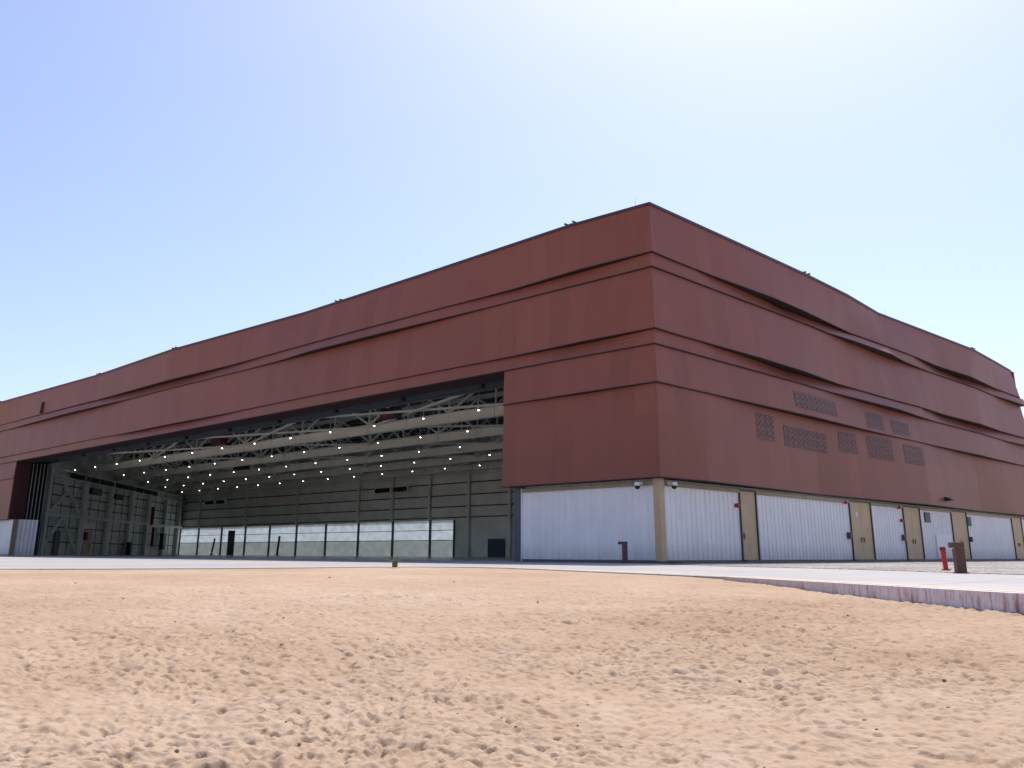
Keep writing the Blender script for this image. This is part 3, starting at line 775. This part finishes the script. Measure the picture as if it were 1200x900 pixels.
for ri, ly in enumerate(rows):
    k = 0; x = -14.5 - (ri % 2)*2.8
    while x > xw(ly)+1.5:
        if proto is None:
            proto = make_lamp((x, ly, 9.55)); o = proto
        else:
            o = proto.copy(); C.objects.link(o); o.location = (x, ly, 9.55)
            for ch in proto.children:
                c = ch.copy(); C.objects.link(c); c.parent = o
        o['label'] = f'round high bay lamp hanging {num[k]} from the right in the {ordn[ri]} row behind the opening'
        k += 1; x -= 5.6

# unit heaters hanging near the front of the hall
def heater(x, y, z, w_, h_, label, cyl=False):
    o = empty('unit_heater', (x, y, z), label, 'heater')
    if cyl:
        MB().tube((x-w_/2, y, z), (x+w_/2, y, z), h_/2, n=18).build('drum', 'reddark', o, loc=(x, y, z))
        MB().tube((x+w_/2, y, z), (x+w_/2+.06, y, z), h_/2*1.08, n=18).build('collar', 'darkgrey', o, loc=(x, y, z))
    else:
        MB().box(x-w_/2, x+w_/2, y-.35, y+.35, z-h_/2, z+h_/2).build('casing', 'reddark', o, loc=(x, y, z))
        mb = MB()
        for k in range(5): mb.box(x-w_/2+.06, x+w_/2-.06, y-.40, y-.352, z-h_/2+.08+k*h_/5.6, z-h_/2+.12+k*h_/5.6)
        mb.build('louvre', 'black', o, loc=(x, y, z))
    mb = MB()
    for sx in (-w_*.35, w_*.35): mb.bar((x+sx, y, z+h_/2), (x+sx, y, DZ-.1), .03)
    mb.build('hanger', 'steel', o, loc=(x, y, z))
heater(-28.9, 8.0, 10.15, 1.5, .85, 'dark maroon drum heater hanging just inside the opening below the header', True)
heater(-53.6, 8.0, 10.30, 1.7, .85, 'dark red box heater hanging above the first roof beam, left of the middle')
heater(-73.9, 22.0, 9.95, 2.4, .6, 'dark red box heater hanging deep in the hall between the roof beams')

# fans, cabinets and gear inside
def cab(name, label, cat, s, w_, z0, z1, mat, depth=.35, off=.66):
    p = dp(s, 0, off); o = empty(name, p, label, cat)
    dbox(MB(), s-w_/2, s+w_/2, off, off+depth, z0, z1).build('casing', mat, o, loc=p)
    dbox(MB(), s-w_/2+.05, s+w_/2-.05, off+depth, off+depth+.03, z0+.06, z1-.06).build('front_cover', mat if mat != 'black' else 'darkgrey', o, loc=p)
cab('wall_fan_unit', 'black rectangular fan unit high on the slanting wall above the tan door', 'fan', 14.8, 3.4, 7.3, 8.05, 'black', .5, .15)
cab('wall_fan_unit', 'black rectangular fan unit high on the slanting wall between second and third inner column', 'fan', 23.4, 3.0, 7.2, 7.85, 'black', .5, .15)
cab('fire_alarm_panel', 'small dark red panel on the column left of the tan inner door', 'panel', 12.2, .5, 1.8, 2.7, 'reddark')
cab('hose_reel_cabinet', 'tall dark red cabinet on the slanting wall near the back of the hall', 'cabinet', 40.0, 1.4, 1.2, 4.0, 'reddark')
cab('standpipe', 'tall dark red pipe casing rising up the slanting wall to the crane girder', 'pipe', 38.2, .5, 4.3, 6.9, 'reddark')
cab('waste_bin', 'black upright bin by the foot of an inner column on the left', 'bin', 28.4, .8, 0.01, 1.7, 'black', .6, .7)
cab('tool_cabinet', 'black cabinet against the slanting wall near the back corner', 'cabinet', 44.2, 1.4, 0.8, 3.2, 'black', .6, .7)

def pole(name, label, cat, a, b, r, mat, base=True):
    o = empty(name, a, label, cat)
    MB().tube(a, b, r, n=10).build('post', mat, o, loc=a)
    if base: MB().lathe(a, [(r*2.4, 0), (r*2.4, .05), (r*1.3, .12)], 12).build('foot', 'darkgrey', o, loc=a)
pole('leaning_mast', 'dark thin mast standing before the left end of the bright rear glazing', 'mast', (-113.6, 40.6, 0.01), (-112.9, 40.6, 2.5), .14, 'darkgrey')
pole('hose_stand', 'red slim post standing before the bright rear glazing', 'post', (-95.4, 41.0, 0.01), (-95.0, 41.0, 2.7), .16, 'reddark')
def rack(x0, x1, label):
    o = empty('suspended_speaker_rack', ((x0+x1)/2, YB-.9, 8.2), label, 'rack'); L0 = o.location[:]
    mb = MB(); mb.box(x0, x1, YB-1.1, YB-.75, 8.45, 8.55).box(x0, x1, YB-1.1, YB-.75, 7.75, 7.82).box(x0, x0+.08, YB-1.1, YB-.75, 7.82, 8.45).box(x1-.08, x1, YB-1.1, YB-.75, 7.82, 8.45)
    mb.bar((x0+.2, YB-.92, 8.55), (x0+.2, YB-.92, DZ-.1), .04).bar((x1-.2, YB-.92, 8.55), (x1-.2, YB-.92, DZ-.1), .04)
    mb.build('frame', 'steel', o, loc=L0)
    n = 4
    for k in range(n):
        cx_ = x0+(k+.5)*(x1-x0)/n
        MB().tube((cx_, YB-1.12, 8.13), (cx_, YB-.78, 8.13), .27, n=14).build('drum', 'black', o, loc=L0)
rack(-73.2, -70.0, 'left pale rack of black drums high before the back wall, right of centre')
rack(-69.4, -66.6, 'right pale rack of black drums high before the back wall, right of centre')
rack(-117.8, -114.8, 'left one of two racks of black drums high near the left back corner')
rack(-114.2, -111.4, 'right one of two racks of black drums high near the left back corner')
o = MB().tube((-99.2, YB-.6, 8.42), (-92.8, YB-.6, 8.42), .07, n=8).build('overhead_pipe', 'red', loc=(-96, YB-.6, 8.42)); tag(o, 'thin red pipe running level high on the back wall of the hall', 'pipe')

# security cameras
def sec_cam(x, y, z, nx, ny, label):
    loc = (x, y, z); o = empty('security_camera', loc, label, 'camera', 'dome cameras at the tan corner post')
    MB().box(x-.10, x+.10, y-.10, y+.10, z-.02, z+.12).build('bracket', 'whitep', o, loc=loc)
    MB().bar((x, y, z+.06), (x+nx*.28, y+ny*.28, z+.06), .07).build('arm', 'whitep', o, loc=loc)
    MB().lathe((x+nx*.28, y+ny*.28, z), [(.05, .10), (.13, .08), (.14, -.03), (.14, -.06)], 14).build('housing', 'whitep', o, loc=loc)
    MB().lathe((x+nx*.28, y+ny*.28, z-.07), [(.135, .008), (.12, -.06), (.08, -.12), (.03, -.145)], 14).build('dome', 'black', o, loc=loc, smooth=True)
sec_cam(-1.15, 0.18, 3.34, 0, -1, 'white dome camera with black globe on the front wall left of the tan corner post')
sec_cam(-0.18, 0.90, 3.34, 1, 0, 'white dome camera with black globe on the side wall right of the tan corner post')
# alarm bells and boxes on the side wall
def bell(y, z, label, r=.11):
    loc = (-.30, y, z); o = empty('alarm_bell', loc, label, 'alarm')
    MB().box(-.30, -.20, y-.08, y+.08, z-.08, z+.08).build('back_box', 'red', o, loc=loc)
    MB().tube((-.20, y, z), (-.10, y, z), r, r*.6, n=14).build('gong', 'red', o, loc=loc)
bell(6.62, 2.66, 'red alarm on white panel left of the single tan door nearest the corner', .12)
bell(18.6, 3.30, 'red alarm tucked under the red cladding left of the second tan door', .11)
bell(26.3, 3.30, 'red alarm tucked under the red cladding above the left side of the third tan door', .12)
bell(26.5, 2.50, 'red alarm at mid height left of the third tan door', .12)
def ebox(y, z, label):
    loc = (-.30, y, z); o = empty('switch_box', loc, label, 'box')
    MB().box(-.30, -.12, y-.14, y+.14, z-.18, z+.18).build('casing', 'darkgrey', o, loc=loc)
    MB().box(-.12, -.10, y-.11, y+.11, z-.15, z+.15).build('cover', 'bluegrey', o, loc=loc)
ebox(18.75, 1.45, 'small grey switch box on the white wall left of the second tan door')
ebox(26.55, 1.45, 'small grey switch box on the white wall left of the third tan door')
ebox(38.85, 1.5, 'small grey switch box on the white wall right of the fourth tan door')
loc = (interp(DbS, 33.7), 33.7, 4.1); o = empty('wall_lamp', loc, 'black wall lamp low on the red side cladding above the white door', 'lamp')
MB().box(loc[0]-.02, loc[0]+.14, 33.4, 34.0, 4.0, 4.24).build('housing', 'black', o, loc=loc)
MB().add([(loc[0]+.14, 33.4, 4.24), (loc[0]+.14, 34.0, 4.24), (loc[0]+.42, 34.0, 4.06), (loc[0]+.42, 33.4, 4.06), (loc[0]+.14, 33.4, 4.0), (loc[0]+.14, 34.0, 4.0), (loc[0]+.42, 34.0, 4.0), (loc[0]+.42, 33.4, 4.0)],
         [(0,3,2,1),(4,5,6,7),(0,1,5,4),(3,7,6,2),(0,4,7,3),(1,2,6,5)]).build('hood', 'black', o, loc=loc)

# roof edge floodlights
def flood(x, y, side, label):
    z = 16.33; loc = (x, y, z); o = empty('roof_floodlight', loc, label, 'floodlight', 'small floodlights along the roof edge')
    nx, ny = (1, 0) if side else (0, -1); tx, ty = (0, 1) if side else (1, 0)
    MB().box(x-.1, x+.1, y-.1, y+.1, z, z+.06).build('foot', 'drip_and_shade', o, loc=loc)
    MB().bar((x-tx*.35, y-ty*.35, z+.06), (x+tx*.35, y+ty*.35, z+.06), .04).build('cross_arm', 'drip_and_shade', o, loc=loc)
    for s_ in (-.26, .26):
        cx_, cy_ = x+tx*s_+nx*.08, y+ty*s_+ny*.08
        MB().tube((cx_-nx*.1, cy_-ny*.1, z+.10), (cx_+nx*.12, cy_+ny*.12, z+.07), .035, .06, n=12).build('lamp_head', 'darkgrey', o, loc=loc)
for x, nm in ((-4.66, 'nearest the corner above the front'), (-25.1, 'second from the corner above the front'), (-46.7, 'third from the corner above the front'), (-62.5, 'fourth from the corner above the front'), (-87.2, 'at the far left end above the front')):
    flood(x, -interp(parF, x)+.12, False, 'small twin floodlight on the roof edge ' + nm)
flood(interp(parS, 15.75)-.12, 15.75, True, 'small twin floodlight on the side roof edge, nearer the corner')
flood(interp(parS, 43.8)-.12, 43.8, True, 'small twin floodlight on the side roof edge, nearer the far end')
o = empty('roof_antenna', (-1.05, 0.35, 16.33), 'thin short antenna rod standing on the roof beside the front corner', 'antenna')
MB().tube((-1.05, .35, 16.33), (-1.05, .35, 16.95), .016, .008, n=6).build('rod', 'steel', o, loc=(-1.05, .35, 16.33))
MB().box(-1.12, -.98, .28, .42, 16.33, 16.37).build('foot', 'darkgrey', o, loc=(-1.05, .35, 16.33))
o = empty('roof_antenna', (-.75, 29.0, 16.0), 'thin antenna rod standing on the roof above the middle of the side', 'antenna')
MB().tube((-.75, 29, 15.9), (-.75, 29, 17.0), .016, .008, n=6).build('rod', 'steel', o, loc=(-.75, 29, 16.0))
MB().box(-.82, -.68, 28.93, 29.07, 15.9, 15.95).build('foot', 'darkgrey', o, loc=(-.75, 29, 16.0))

# bollard lights and the red hydrant post
def bollard(x, y, h, w_, ang, label, hd=1.25, tilt=0):
    loc = (x, y, 0.0); o = empty('bollard_light', loc, label, 'bollard'); o.rotation_euler = (R(tilt), 0, R(ang))
    def bx(name, m_, *a):
        mb = MB().box(*a); ob = mb.build(name, m_, None); ob.parent = o; ob.location = (0, 0, 0)
        md = ob.modifiers.new('bevel', 'BEVEL'); md.width = .008; md.segments = 2; return ob
    bx('post', 'brownpost', -w_/2, w_/2, -w_/2, w_/2, 0.0, h-.12)
    bx('lamp_head', 'brownpost', -w_*hd, w_/2+.004, -w_/2-.004, w_/2+.004, h-.115, h)
    bx('lens', 'whitep', -w_*(hd-.1), -w_*.52, -w_*.4, w_*.4, h-.13, h-.1152)
    bx('base_plate', 'brownpost', -w_*.7, w_*.7, -w_*.7, w_*.7, 0.0, .025)
bollard(-1.45, -0.75, .90, .22, 44, 'slim brown metal bollard light before the white wall left of the corner')
bollard(15.75, -11.30, .66, .20, 40, 'stout brown metal bollard light at the gravel edge on the right', .85)
def hydrant(x, y, h):
    loc = (x, y, 0.012); o = empty('hydrant_post', loc, 'red round hydrant post leaning slightly on the gravel left of the brown bollard', 'hydrant')
    r = .062; z0 = .012
    MB().lathe((x, y, z0), [(r*1.9, 0), (r*1.9, .03), (r*1.1, .035)], 16).build('base_flange', 'red', o, loc=loc)
    MB().lathe((x, y, z0), [(r, .035), (r, h*.80), (r*1.25, h*.81), (r*1.25, h*.85), (r*.95, h*.86)], 16).build('barrel', 'red', o, loc=loc)
    MB().lathe((x, y, z0), [(r*1.15, h*.861), (r*1.1, h*.93), (r*.7, h*.98), (r*.3, h)], 16).build('bonnet', 'reddark', o, loc=loc)
    MB().tube((x, y, z0+h*.70), (x+.07, y-.06, z0+h*.70), .03, n=12).build('outlet', 'red', o, loc=loc)
    o.rotation_euler = (0, R(-3), 0)
hydrant(14.37, -8.25, .60)
# little pad under the hydrant
tag(MB().lathe((14.37, -8.25, 0.0), [(.30, -.02), (.30, .016), (.01, .0165)], 20).build('hydrant_pad', 'concrete'), 'small pale concrete pad under the red hydrant post', 'pad')

# weed at the edge of the apron
rw = random.Random(3); vs = []; fs = []
for k in range(90):
    a = rw.uniform(0, 2*math.pi); l = rw.uniform(.10, .27); lean = rw.uniform(.1, .8); bx_, by_ = rw.uniform(-.05, .05), rw.uniform(-.05, .05)
    pts = [(bx_+math.cos(a)*lean*l*t*t, by_+math.sin(a)*lean*l*t*t, l*t) for t in (0, .5, 1)]
    wx_, wy_ = -math.sin(a)*.008, math.cos(a)*.008; o_ = len(vs)
    for (p, s_) in zip(pts, (1, 1.4, .2)): vs += [(p[0]-wx_*s_, p[1]-wy_*s_, p[2]), (p[0]+wx_*s_, p[1]+wy_*s_, p[2])]
    fs += [(o_, o_+1, o_+3, o_+2), (o_+2, o_+3, o_+5, o_+4)]
mbw = MB().add(vs, fs); ow = mbw.build('desert_weed', 'weed'); ow.location = (2.62, -16.6, 0.0)
tag(ow, 'small dry yellow green weed at the sandy edge of the concrete apron', 'weed')

# loose stones on the sand
def stones(n, rmin, rmax, smin, smax, name):
    rs = random.Random(11); V = []; F = []
    base = [(0,0,1),(.89,0,.45),(.28,.85,.45),(-.72,.53,.45),(-.72,-.53,.45),(.28,-.85,.45),(.72,.53,-.45),(-.28,.85,-.45),(-.89,0,-.45),(-.28,-.85,-.45),(.72,-.53,-.45),(0,0,-1)]
    tri = [(0,1,2),(0,2,3),(0,3,4),(0,4,5),(0,5,1),(1,6,2),(2,7,3),(3,8,4),(4,9,5),(5,10,1),(6,7,2),(7,8,3),(8,9,4),(9,10,5),(10,6,1),(11,7,6),(11,8,7),(11,9,8),(11,10,9),(11,6,10)]
    c = 0
    while c < n:
        r = rmin*(rmax/rmin)**rs.random(); th = math.pi/2+yaw+rs.uniform(-.75, .75)
        x, y = CAM.x+r*math.cos(th), CAM.y+r*math.sin(th)
        if in_poly(np.array([x]), np.array([y]), APRON)[0]: c += 1; continue
        z = min(float(ground_z(np.array([x]), np.array([y]))[0]), -.012); s = smin*(smax/smin)**(rs.random()**2.2)
        s *= 1+r/26; a = rs.random()*6.28; o_ = len(V); fx, fy, fz = rs.uniform(.8, 1.5), rs.uniform(.7, 1.1), rs.uniform(.45, .75)
        for (bx_, by_, bz_) in base:
            j = rs.uniform(.8, 1.15); px_, py_ = bx_*fx*j*s, by_*fy*j*s
            V.append((x+px_*math.cos(a)-py_*math.sin(a), y+px_*math.sin(a)+py_*math.cos(a), z+bz_*fz*s*j+.15*s))
        F += [tuple(i+o_ for i in t) for t in tri]; c += 1
    tag(MB().add(V, F).build(name, 'stone'), kind='stuff')
stones(260, 3.6, 26, .004, .014, 'loose_pebbles')
